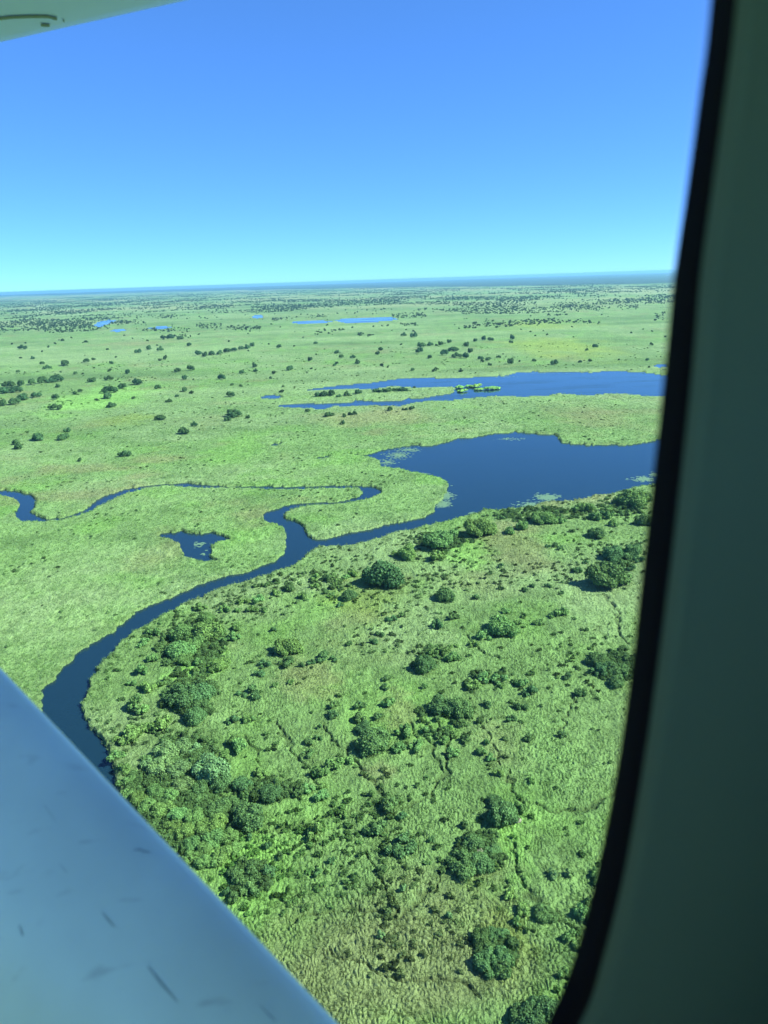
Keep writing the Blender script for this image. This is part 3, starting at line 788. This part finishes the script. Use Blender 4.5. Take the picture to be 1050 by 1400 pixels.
# undergrowth filling the thickets
TH = [(235,1105,95,75,900),(255,1045,60,45,420),(262,880,60,45,330),(262,950,45,40,200),(600,740,50,14,150),(740,702,90,13,230),(850,690,40,20,160),(845,912,30,28,150),(420,800,90,25,60),(845,765,30,18,90),
      (340,1200,35,30,90),(655,1165,40,30,110),(680,1300,30,30,70),(370,1080,60,18,90),(610,985,60,40,35),(670,928,60,16,30),(590,895,40,18,22)]
x = []; y = []
for (a, b, rx, ry, k) in TH:
    for _ in range(k):
        q = math.sqrt(random.uniform(0, 1)) * random.uniform(.5, 1); t = random.uniform(0, 6.283)
        c_ = ground(a + rx * q * math.cos(t), b + ry * q * math.sin(t), 1.2); x.append(c_[0]); y.append(c_[1])
x = np.array(x); y = np.array(y); ok = water_sd(x, y) < -2.5; x, y = x[ok], y[ok]; n = len(x)
R = rng.uniform(.8, 2.1, n)
cc = np.array((0.118, 0.212, 0.075)) * rng.uniform(.6, 1.35, n)[:, None]
tu = scatter('thicket_undergrowth', np.stack([x, y, .95 + 0 * x], 1), np.stack([R, R * rng.uniform(.7, 1, n), R * rng.uniform(.7, 1.3, n)], 1), rng.uniform(0, 6.28, n), rng.integers(0, 4, n), .08,
        [mesh_np('undergrowth_clump', *leafy_crown(700 + k, lobes=9, leaves=420, leafsize=.14, flat=.45, low=.05, spread=.7), M_scrub, linkit=False) for k in range(4)],
        'tangled mid green undergrowth between the trees of the riverside thickets')
add_col(tu, cc)

# far trees past counting
M_far = veg_instance_mat('far_tree_leaves', .25)
for f_ in FAR: f_.materials.clear(); f_.materials.append(M_far)
x, y = sample_sector(190000, 900, 15000, 1.0, 33)
D = np.hypot(x, y)
cl = fbm(x / 260 + 3, y / 420, 101, 5); reg = fbm(x / 1500, y / 1800, 102, 3)
left = smooth01(-x / D, -.25, .35)
thr = .62 - .08 * smooth01(D, 1500, 5500) - .04 * left * smooth01(D, 1800, 3500) - .10 * (reg - .5)
pr = .006 + .010 * smooth01(D, 1400, 3000) + .03 * smooth01(D, 2500, 7000) + .85 * smooth01(cl, thr, thr + .05) * smooth01(D, 1500, 2300)
keep = rng.uniform(0, 1, len(x)) < pr * np.interp(D, [900, 4000, 15000], [1, .6, .45])
x, y = x[keep], y[keep]
# groves named by where the photograph shows them: x0, x1, y, half-height, count
GR = [(50,128,444,5,190),(28,75,450,3,60),(225,258,461,3,30),(268,305,446,4,70),(310,357,449,3,70),(195,260,452,4,60),(240,312,421,4,120),(352,455,419,3,150),(350,420,424,3,50),(536,583,432,3,90),
      (372,395,437,3,30),(755,808,418,3,90),(745,775,431,2,18),(700,735,415,3,40),(680,715,411,3,40),(617,640,407,3,30),(745,765,407,2,25),(790,830,405,2,40),(735,900,396,1.5,160),
      (845,872,420,4,30),(895,910,432,8,18),(430,455,456,3,10),(490,512,459,2,12),(740,760,400,2,30),(500,620,399,2,120),(0,120,428,4,110),(0,60,418,3,60),(130,240,432,4,80),(460,560,410,4,60),
      (0,30,452,3,26),(590,680,395,1.5,80),(895,915,398,1.5,14),(150,200,441,4,40)]
gx = []; gy = []
for (x0, x1, yy, hy, k) in GR:
    for _ in range(k):
        a = ground(random.uniform(x0, x1), yy + max(-1, min(1, random.gauss(0, .5))) * hy); gx.append(a[0]); gy.append(a[1])
x = np.append(x, gx); y = np.append(y, gy)
D = np.hypot(x, y)
ok = (water_sd(x, y) < -4) & (D < wood_edge(x, y) * 1.05); x, y, D = x[ok], y[ok], D[ok]
n = len(x); R = rng.uniform(2.2, 6.0, n) * (.85 + .35 * smooth01(D, 2000, 6000))
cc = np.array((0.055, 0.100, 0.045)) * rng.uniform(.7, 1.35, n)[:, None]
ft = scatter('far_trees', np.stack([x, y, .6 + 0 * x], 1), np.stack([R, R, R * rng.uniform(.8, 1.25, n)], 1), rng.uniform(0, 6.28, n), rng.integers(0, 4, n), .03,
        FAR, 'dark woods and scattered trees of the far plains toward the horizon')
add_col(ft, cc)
print('far trees', n, 'scrub', len(sc_.data.vertices), 'sedge', len(gr.data.vertices))

# ------------------------------------------------------------------ floating plants on the lagoon
M_lily = simple('lily_pads', (0.11, 0.19, 0.10), .5)
V = []; Fc = []
LP = [(610,678,13,7,260),(605,689,13,5,220),(748,680,17,5,420),(725,690,25,4,160),(700,697,14,1.5,60),(545,622,20,8,260),(560,615,20,4,120),(530,632,12,5,130),(880,655,17,4,260),(700,600,25,2,60),
      (272,744,12,5,26),(278,757,5,5,12),(575,648,12,2,60),(895,649,8,3,90),(745,510,30,1.0,60),(690,515,20,1.2,60),(645,702,9,3,20),(812,679,8,1.5,20)]
for (a, b, rx, ry, k) in LP:
    for _ in range(k):
        q = abs(random.gauss(0, .5)); t = random.uniform(0, 6.28)
        c = ground(a + rx * q * math.cos(t), b + ry * q * math.sin(t))
        s = random.uniform(.35, 1.0); base = len(V); ph = random.uniform(0, 6.28)
        V.append((c[0], c[1], .035))
        for u in range(7):
            rr = s * random.uniform(.75, 1.15); V.append((c[0] + rr * 1.3 * math.cos(ph + u * .9), c[1] + rr * math.sin(ph + u * .9), .02))
        for u in range(6): Fc.append((base, base + 1 + u, base + 2 + u))
wp = water_sd(np.array([v[0] for v in V]), np.array([v[1] for v in V]))
fl = mesh_np('floating_plants', V, np.array(Fc), M_lily)
tag(fl, 'pale patches of floating water-lily leaves on the lagoon', None, None, 'stuff')

# ------------------------------------------------------------------ pale mounds
M_sand = simple('bleached_earth', (0.22, 0.21, 0.15), .95, bump=(2, .8, .2))
for (a, b, s, lab) in [(657,1166,1.3,'small bleached earth mound between the dark trees at lower right'),
                       (707,1122,1.1,'pale earth patch mound right of the tall tree at lower right'),
                       (262,1099,1.0,'pale earth mound in the clearing of the wood above the strut'),
                       (262,1032,.7,'tiny pale mound at the upper edge of the wood above the strut'),
                       (264,990,.8,'pale mound just under the tree on the bright green patch')]:
    c = ground(a, b, 1.2); V = []; Fc = []; nr, na = 5, 12
    for i_ in range(nr + 1):
        f_ = i_ / nr
        for k in range(na):
            t = k * 2 * math.pi / na; rr = s * math.sin(f_ * math.pi / 2) * random.uniform(.85, 1.15)
            V.append((rr * math.cos(t), rr * .8 * math.sin(t), s * .9 * math.cos(f_ * math.pi / 2) * random.uniform(.85, 1.1)))
    for i_ in range(nr):
        for k in range(na): Fc.append((i_ * na + k, i_ * na + (k + 1) % na, (i_ + 1) * na + (k + 1) % na, (i_ + 1) * na + k))
    o = mesh_np('earth_mound', V, np.array(Fc)[:, ::-1], M_sand, smooth=True); o.location = (c[0], c[1], 1.1)
    tag(o, lab, 'mound', 'pale earth mounds')

# ------------------------------------------------------------------ the aircraft we look out of
air = empty('aircraft', EYE - Vector((0, 0, 1.1)))
tag(air, 'light aircraft seen from its cabin, dark green window surround and pale blue strut', 'aircraft')
bpy.context.view_layer.update()
AINV = Matrix.Translation(-air.location)
def apart(name, V, Fc, mat, smooth=False, parent=None, label=None):
    """mesh part given in world coordinates"""
    off = Vector(air.location)
    V = np.array([tuple(v) for v in V]) - np.array(off)
    if parent is not None and parent is not air: pass
    me = bpy.data.meshes.new(name); me.from_pydata([tuple(map(float, v)) for v in V], [], [list(map(int, f)) for f in Fc]); me.materials.append(mat); me.update()
    if smooth: me.polygons.foreach_set('use_smooth', [True] * len(me.polygons))
    o = obj(name, me, parent or air)
    if label: o['label'] = label
    return o

OUT_AZ = math.radians(-38)
NW = Vector((math.sin(OUT_AZ), math.cos(OUT_AZ), 0))          # out of the window
TW = Vector((NW.y, -NW.x, 0))                                  # along the wall, to the right
ZW = Vector((0, 0, 1))
D0 = .22
def wall_uv(px, py, dist=D0):
    d = ray(px, py); t = dist / d.dot(NW); p = d * t
    return p.dot(TW), p.z
def wpt(u, v, n): return EYE + TW * u + ZW * v + NW * n

def catmull(P, k=6):
    P = [Vector(p) for p in P]; outp = []
    for i_ in range(len(P)):
        p0, p1, p2, p3 = P[i_ - 1], P[i_], P[(i_ + 1) % len(P)], P[(i_ + 2) % len(P)]
        for s_ in range(k):
            t = s_ / k
            outp.append(.5 * ((2 * p1) + (p2 - p0) * t + (2 * p0 - 5 * p1 + 4 * p2 - p3) * t * t + (3 * p1 - p0 - 3 * p2 + p3) * t ** 3))
    return outp
EDGE_IN = [(984,-20),(966,130),(948,260),(931,372),(920,480),(905,620),(886,780),(870,920),(851,1050),(826,1180),(796,1300),(768,1375)]
EDGE_OUT = [(1001,-20),(984,130),(967,260),(953,372),(945,480),(932,620),(914,780),(896,920),(877,1050),(855,1180),(826,1300),(799,1385)]
uin = [wall_uv(*p) for p in EDGE_IN]; uout = [wall_uv(*p) for p in EDGE_OUT]
# the rest of the window, outside the picture: up over the top, down the left and along the sill
ur, vt = uin[0]; ub, vb = uin[-1]
rest_in = [(ub - .035, vb - .035), (ub - .09, vb - .06), (ub - .2, vb - .07), (-.35, vb - .075), (-.42, vb - .05), (-.46, vb + .02), (-.47, -.1), (-.45, .2), (-.42, .30), (-.36, .35), (-.2, .37), (ur - .15, .37), (ur - .04, .34), (ur - .005, .28)]
cen = Vector((-.1, 0))
rest_out = []
for (a, b) in rest_in:
    v = Vector((a, b)) - cen; v = v + v.normalized() * .022; rest_out.append(tuple(cen + v))
IN = catmull([Vector((a, b)) for a, b in uin + rest_in]); OU = catmull([Vector((a, b)) for a, b in uout + rest_out])
NN = len(IN)
MIDL = [IN[k].lerp(OU[k], .35) for k in range(NN)]
# rubber seal: a rounded bead between the two outlines
M_rub = simple('black_rubber', (0.004, 0.004, 0.006), .9)
M_trim = simple('green_wall_trim', (0.26, 0.45, 0.28), .7, bump=(90, .25, .002))
M_dim = simple('cabin_lining', (0.36, 0.42, 0.38), .85)
V = []; Fc = []; K = 7
for a in range(NN):
    for k in range(K):
        f_ = k / (K - 1); p_ = IN[a].lerp(OU[a], f_); n_ = D0 - .006 * math.sin(math.pi * f_) + (.004 if k == 0 else 0)
        V.append(wpt(p_.x, p_.y, n_))
for a in range(NN):
    for k in range(K - 1):
        Fc.append((a * K + k, a * K + k + 1, ((a + 1) % NN) * K + k + 1, ((a + 1) % NN) * K + k))
# and the reveal behind it, out to the skin
base = len(V)
for a in range(NN):
    q_ = OU[a] + (OU[a] - cen).normalized() * .045
    V.append(wpt(IN[a].x, IN[a].y, D0 + .004)); V.append(wpt(q_.x, q_.y, D0 + .03))
for a in range(NN):
    b_ = (a + 1) % NN; Fc.append((base + 2 * a, base + 2 * b_, base + 2 * b_ + 1, base + 2 * a + 1))
apart('window_seal', V, Fc, M_rub, True, label='black rubber seal round the cabin window')
# wall panel with the window opening, raised lip next to the seal
V = []; Fc = []
prof = [(0.0, .0005), (.004, -.004), (.012, -.007), (.019, -.006), (.024, -.002), (.03, -.0015), (1, 0)]
BX = [(-.64, -.80), (1.25, .72)]
def outer(pv):
    d = (pv - cen).normalized()
    ts = []
    if d.x > 0: ts.append((BX[1][0] - cen.x) / d.x)
    if d.x < 0: ts.append((BX[0][0] - cen.x) / d.x)
    if d.y > 0: ts.append((BX[1][1] - cen.y) / d.y)
    if d.y < 0: ts.append((BX[0][1] - cen.y) / d.y)
    return cen + d * min(ts)
KP = len(prof)
for a in range(NN):
    nrm = (OU[(a + 1) % NN] - OU[a - 1]); nrm = Vector((nrm.y, -nrm.x)).normalized()
    if nrm.dot(OU[a] - cen) < 0: nrm = -nrm
    for (s_, dn) in prof:
        p_ = OU[a] + nrm * s_ if s_ < 1 else outer(OU[a])
        V.append(wpt(p_.x, p_.y, D0 + dn))
for a in range(NN):
    b_ = (a + 1) % NN
    for k in range(KP - 1): Fc.append((a * KP + k, a * KP + k + 1, b_ * KP + k + 1, b_ * KP + k))
apart('wall_panel', V, Fc, M_trim, True, label='dark green cabin wall panel right of the window')
# outer skin
M_paint, nt, o = new_mat('white_aircraft_paint'); L = nt.links.new
p = N(nt, 'ShaderNodeBsdfPrincipled'); p.inputs['Roughness'].default_value = .33; p.inputs['Coat Weight'].default_value = .3; p.inputs['Coat Roughness'].default_value = .2
tc = N(nt, 'ShaderNodeTexCoord'); geo = N(nt, 'ShaderNodeNewGeometry')
def onoise(scale, vec_scale, detail):
    mp = N(nt, 'ShaderNodeMapping'); mp.inputs['Scale'].default_value = vec_scale; mp.inputs['Rotation'].default_value = (0, 0, .9)
    L(tc.outputs['Object'], mp.inputs[0]); no = N(nt, 'ShaderNodeTexNoise'); no.inputs['Scale'].default_value = scale; no.inputs['Detail'].default_value = detail
    L(mp.outputs[0], no.inputs['Vector']); return no
na = onoise(5, (1, 1, 1), 6); nb = onoise(14, (1, 6, 1), 5)
cr_ = N(nt, 'ShaderNodeMapRange'); cr_.inputs['From Min'].default_value = .3; cr_.inputs['From Max'].default_value = .75; cr_.inputs['To Min'].default_value = 1; cr_.inputs['To Max'].default_value = .82
L(na.outputs[0], cr_.inputs[0])
cs_ = N(nt, 'ShaderNodeMapRange'); cs_.inputs['From Min'].default_value = .62; cs_.inputs['From Max'].default_value = .8; cs_.inputs['To Min'].default_value = 1; cs_.inputs['To Max'].default_value = .7
L(nb.outputs[0], cs_.inputs[0])
mu = N(nt, 'ShaderNodeMath', operation='MULTIPLY'); L(cr_.outputs[0], mu.inputs[0]); L(cs_.outputs[0], mu.inputs[1])
s_ = N(nt, 'ShaderNodeVectorMath', operation='SCALE'); s_.inputs[0].default_value = (.90, .92, .82); L(mu.outputs[0], s_.inputs['Scale'])
L(s_.outputs[0], p.inputs['Base Color']); L(p.outputs[0], o.inputs[0])
V = []; Fc = []
for a in range(NN):
    q = outer(OU[a])
    q_ = OU[a] + (OU[a] - cen).normalized() * .045
    V.append(wpt(q_.x, q_.y, D0 + .03)); V.append(wpt(q.x, q.y, D0 + .03))
for a in range(NN):
    b_ = (a + 1) % NN; Fc.append((2 * a, 2 * a + 1, 2 * b_ + 1, 2 * b_))
apart('fuselage_skin', V, Fc, M_paint)
# cabin: roof, floor, end bulkheads, opposite side with its own window opening
def box_between(u0, u1, v0, v1, n0, n1):
    V = [wpt(u, v, n) for n in (n0, n1) for v in (v0, v1) for u in (u0, u1)]
    return V, [(0, 1, 3, 2), (4, 6, 7, 5), (0, 4, 5, 1), (2, 3, 7, 6), (0, 2, 6, 4), (1, 5, 7, 3)]
for nm, args in [('cabin_roof', (-.64, 1.25, .72, .76, -1.2, D0 + .03)), ('cabin_floor', (-.64, 1.25, -.84, -.80, -1.2, D0 + .03)),
                 ('front_bulkhead', (-.68, -.64, -.84, .76, -1.2, D0 + .03)), ('rear_bulkhead', (1.25, 1.29, -.84, .76, -1.2, D0 + .03)),
                 ('far_side_lining', (-.64, 1.25, -.80, -.12, -1.2, -1.16)), ('far_side_top', (-.64, 1.25, .34, .72, -1.2, -1.16)),
                 ('far_side_pillar', (-.64, -.5, -.12, .34, -1.2, -1.16)), ('far_side_pillar', (.1, .3, -.12, .34, -1.2, -1.16)), ('far_side_pillar', (.9, 1.25, -.12, .34, -1.2, -1.16))]:
    V, Fc = box_between(*args); apart(nm, V, Fc, M_dim)
# the pane
mt, nt, o = new_mat('window_acrylic')
t = N(nt, 'ShaderNodeBsdfTransparent'); t.inputs[0].default_value = (.905, .995, .98, 1); nt.links.new(t.outputs[0], o.inputs[0])
M_pane = mt
V = [wpt(p_.x, p_.y, D0 + .006) for p_ in MIDL] + [wpt(p_.x, p_.y, D0 + .010) for p_ in MIDL]
Fc = [tuple(range(NN)), tuple(range(2 * NN - 1, NN - 1, -1))]
pane = apart('window_pane', V, Fc, M_pane)
# wing strut: streamlined section from the fuselage foot out to the wing
def cpt(px, py, depth):
    return EYE + (FW + RT * ((px - 525) / F) + UP * ((700 - py) / F)) * depth
E1 = cpt(462, 1402, .84); E2 = cpt(0, 915, 1.08)
along = (E2 - E1).normalized()
perp = (RT * -.726 - UP * .688)
CH = .39; TH = .09
chord = (perp - along * perp.dot(along)).normalized()
face = along.cross(chord).normalized()
if face.dot(FW) > 0: face = -face
chord = (chord * math.cos(.04) - face * math.sin(.04)).normalized(); face = along.cross(chord).normalized()
if face.dot(FW) > 0: face = -face
V = []; Fc = []; NS = 40
stations = [-.9, -.4, 0, .5, 1, 2, 4.2]
Ls = (E2 - E1).length
for s_ in stations:
    c0 = E1 + along * (s_ * Ls)
    for k in range(NS):
        t = 2 * math.pi * k / NS
        cx_ = -math.cos(t); v_ = .5 * (1 + cx_)          # 0 at the edge in view
        th_ = math.sin(t) * TH / 2 * (1.15 - .25 * v_)
        V.append(c0 + chord * (CH * v_) + face * th_)
for a in range(len(stations) - 1):
    for k in range(NS): Fc.append((a * NS + k, a * NS + (k + 1) % NS, (a + 1) * NS + (k + 1) % NS, (a + 1) * NS + k))
strut = apart('wing_strut', V, Fc, M_paint, True, label='pale blue painted wing strut with dark scuffs, lower left')
M_chip = simple('dark_scuff', (.38, .43, .42), .8)
def on_strut(px, py):
    """point on the strut's near face along the ray"""
    d = ray(px, py)
    # intersect with the plane just proud of the face
    n = face; best = None
    t = (E1 - EYE).dot(n) / d.dot(n)
    for _ in range(12):
        p_ = EYE + d * t
        v_ = (p_ - E1).dot(chord) / CH; v_ = min(max(v_, .001), .999)
        cx_ = 2 * v_ - 1; h_ = math.sqrt(max(0, 1 - cx_ * cx_)) * TH / 2 * (1.15 - .25 * v_) + .0008
        t = ((E1 - EYE).dot(n) + h_) / d.dot(n)
    return EYE + d * t
for pts, wpx in [([(183,1162),(190,1161),(197,1164),(206,1165)],2.6),([(260,1199),(266,1201)],4),([(202,1321),(212,1334),(222,1347),(232,1358),(243,1370)],2.6),
                 ([(139,1247),(148,1258),(157,1268)],2),([(82,1182),(92,1193)],1.6),([(26,1265),(31,1280)],3),([(355,1374),(368,1388),(378,1396)],1.8),([(60,1100),(76,1122)],1.2)]:
    V = []; Fc = []
    for k, (a, b) in enumerate(pts):
        q0 = pts[max(k - 1, 0)]; q1 = pts[min(k + 1, len(pts) - 1)]
        tx, ty = q1[0] - q0[0], q1[1] - q0[1]; l_ = math.hypot(tx, ty); nx, ny = -ty / l_, tx / l_
        ww = wpx * .5 * (.45 if k in (0, len(pts) - 1) else random.uniform(.7, 1.2))
        V.append(on_strut(a + nx * ww, b + ny * ww)); V.append(on_strut(a - nx * ww, b - ny * ww))
    for k in range(len(pts) - 1): Fc.append((2 * k, 2 * k + 1, 2 * k + 3, 2 * k + 2))
    apart('scuff_mark', V, Fc, M_chip, parent=strut)

# wing overhead: its edge crosses the top left corner
WZ = .80
def at_z(px, py, zr):
    d = ray(px, py); return EYE + d * (zr / d.z)
W2 = at_z(262, -2, WZ)
d1 = ray(-4, 58)
WA = math.radians(-56)
# point on ray 1 whose bearing from W2 is WA
h2 = Vector((W2.x, W2.y)) ; dd = Vector((d1.x, d1.y)); bb = Vector((math.sin(WA), math.cos(WA)))
den = dd.x * bb.y - dd.y * bb.x
t1 = (h2.x * bb.y - h2.y * bb.x) / den
W1 = EYE + d1 * t1
wdir = (W1 - W2).normalized()
print('wing', W2 - EYE, W1 - EYE)
wch = Vector((-wdir.y, wdir.x, 0)).normalized()          # towards the aircraft, away from the edge
if wch.dot(Vector((0, -1, 0))) < 0: wch = -wch
V = []; Fc = []; prof = []
CW = 1.2; 
for k in range(25):
    t = 2 * math.pi * k / 24
    v_ = .5 * (1 - math.cos(t)); prof.append((v_ * CW, -math.sin(t) * (.11 if math.sin(t) < 0 else .035)))
prof = prof[:-1]
NP_ = len(prof)
for s_ in (-.9, 0, 1, 2.5, 6):
    for (c_, h_) in prof: V.append(W2 + wdir * s_ + wch * c_ + Vector((0, 0, h_)))
for a in range(4):
    for k in range(NP_): Fc.append((a * NP_ + k, a * NP_ + (k + 1) % NP_, (a + 1) * NP_ + (k + 1) % NP_, (a + 1) * NP_ + k))
M_wing = simple('wing_veil_blue', (.28, .42, 1.0), .35, bump=(2, .1, .01))  # blue of the window veil put into the base colour of a white wing
wing = apart('wing', V, Fc, M_wing, True, label='pale blue underside of the wing in the top left corner')
M_gap = simple('seam_dark', (.12, .16, .2), .8)
def on_wing(px, py):
    d = ray(px, py); n = wdir.cross(wch).normalized(); t = ((W2 - EYE).dot(n)) / d.dot(n)
    if n.z > 0: n = -n
    t = ((W2 - EYE).dot(n)) / d.dot(n)
    for _ in range(12):
        p_ = EYE + d * t; v_ = min(max((p_ - W2).dot(wch) / CW, 0.0005), .9995)
        h_ = math.sqrt(max(0, 1 - (1 - 2 * v_) ** 2)) * .035 + .002
        t = ((W2 - EYE).dot(n) + h_ * abs(n.z)) / d.dot(n)
    return EYE + d * t
for pts, wpx in [([(-10,27),(15,24),(40,23),(65,23),(78,26)],4),([(56,34),(62,35),(68,35)],4),([(86,27),(88,30)],3)]:
    V = []; Fc = []
    for k, (a, b) in enumerate(pts):
        V.append(on_wing(a, b + wpx * .5)); V.append(on_wing(a, b - wpx * .5))
    for k in range(len(pts) - 1): Fc.append((2 * k, 2 * k + 1, 2 * k + 3, 2 * k + 2))
    apart('wing_seam', V, Fc, M_gap, parent=wing)

# ------------------------------------------------------------------ haze: one closed box of thin even air
mt, nt, o = new_mat('haze_air')
pv = N(nt, 'ShaderNodeVolumePrincipled'); pv.inputs['Color'].default_value = (.31, .69, .98, 1); pv.inputs['Density'].default_value = 5.0e-5
pv.inputs['Anisotropy'].default_value = .2
nt.links.new(pv.outputs[0], o.inputs['Volume'])
hb = 44000.0; z0, z1 = -3.0, CAM_H + 6.5
V = [(a, b, c) for a in (-hb, hb) for b in (-hb, hb) for c in (z0, z1)]
hz = mesh_np('haze', V, np.array([(0, 1, 3, 2), (4, 6, 7, 5), (0, 4, 5, 1), (2, 3, 7, 6), (0, 2, 6, 4), (1, 5, 7, 3)]), mt)
tag(hz, 'thin pale blue haze over the plains', None, None, 'stuff')
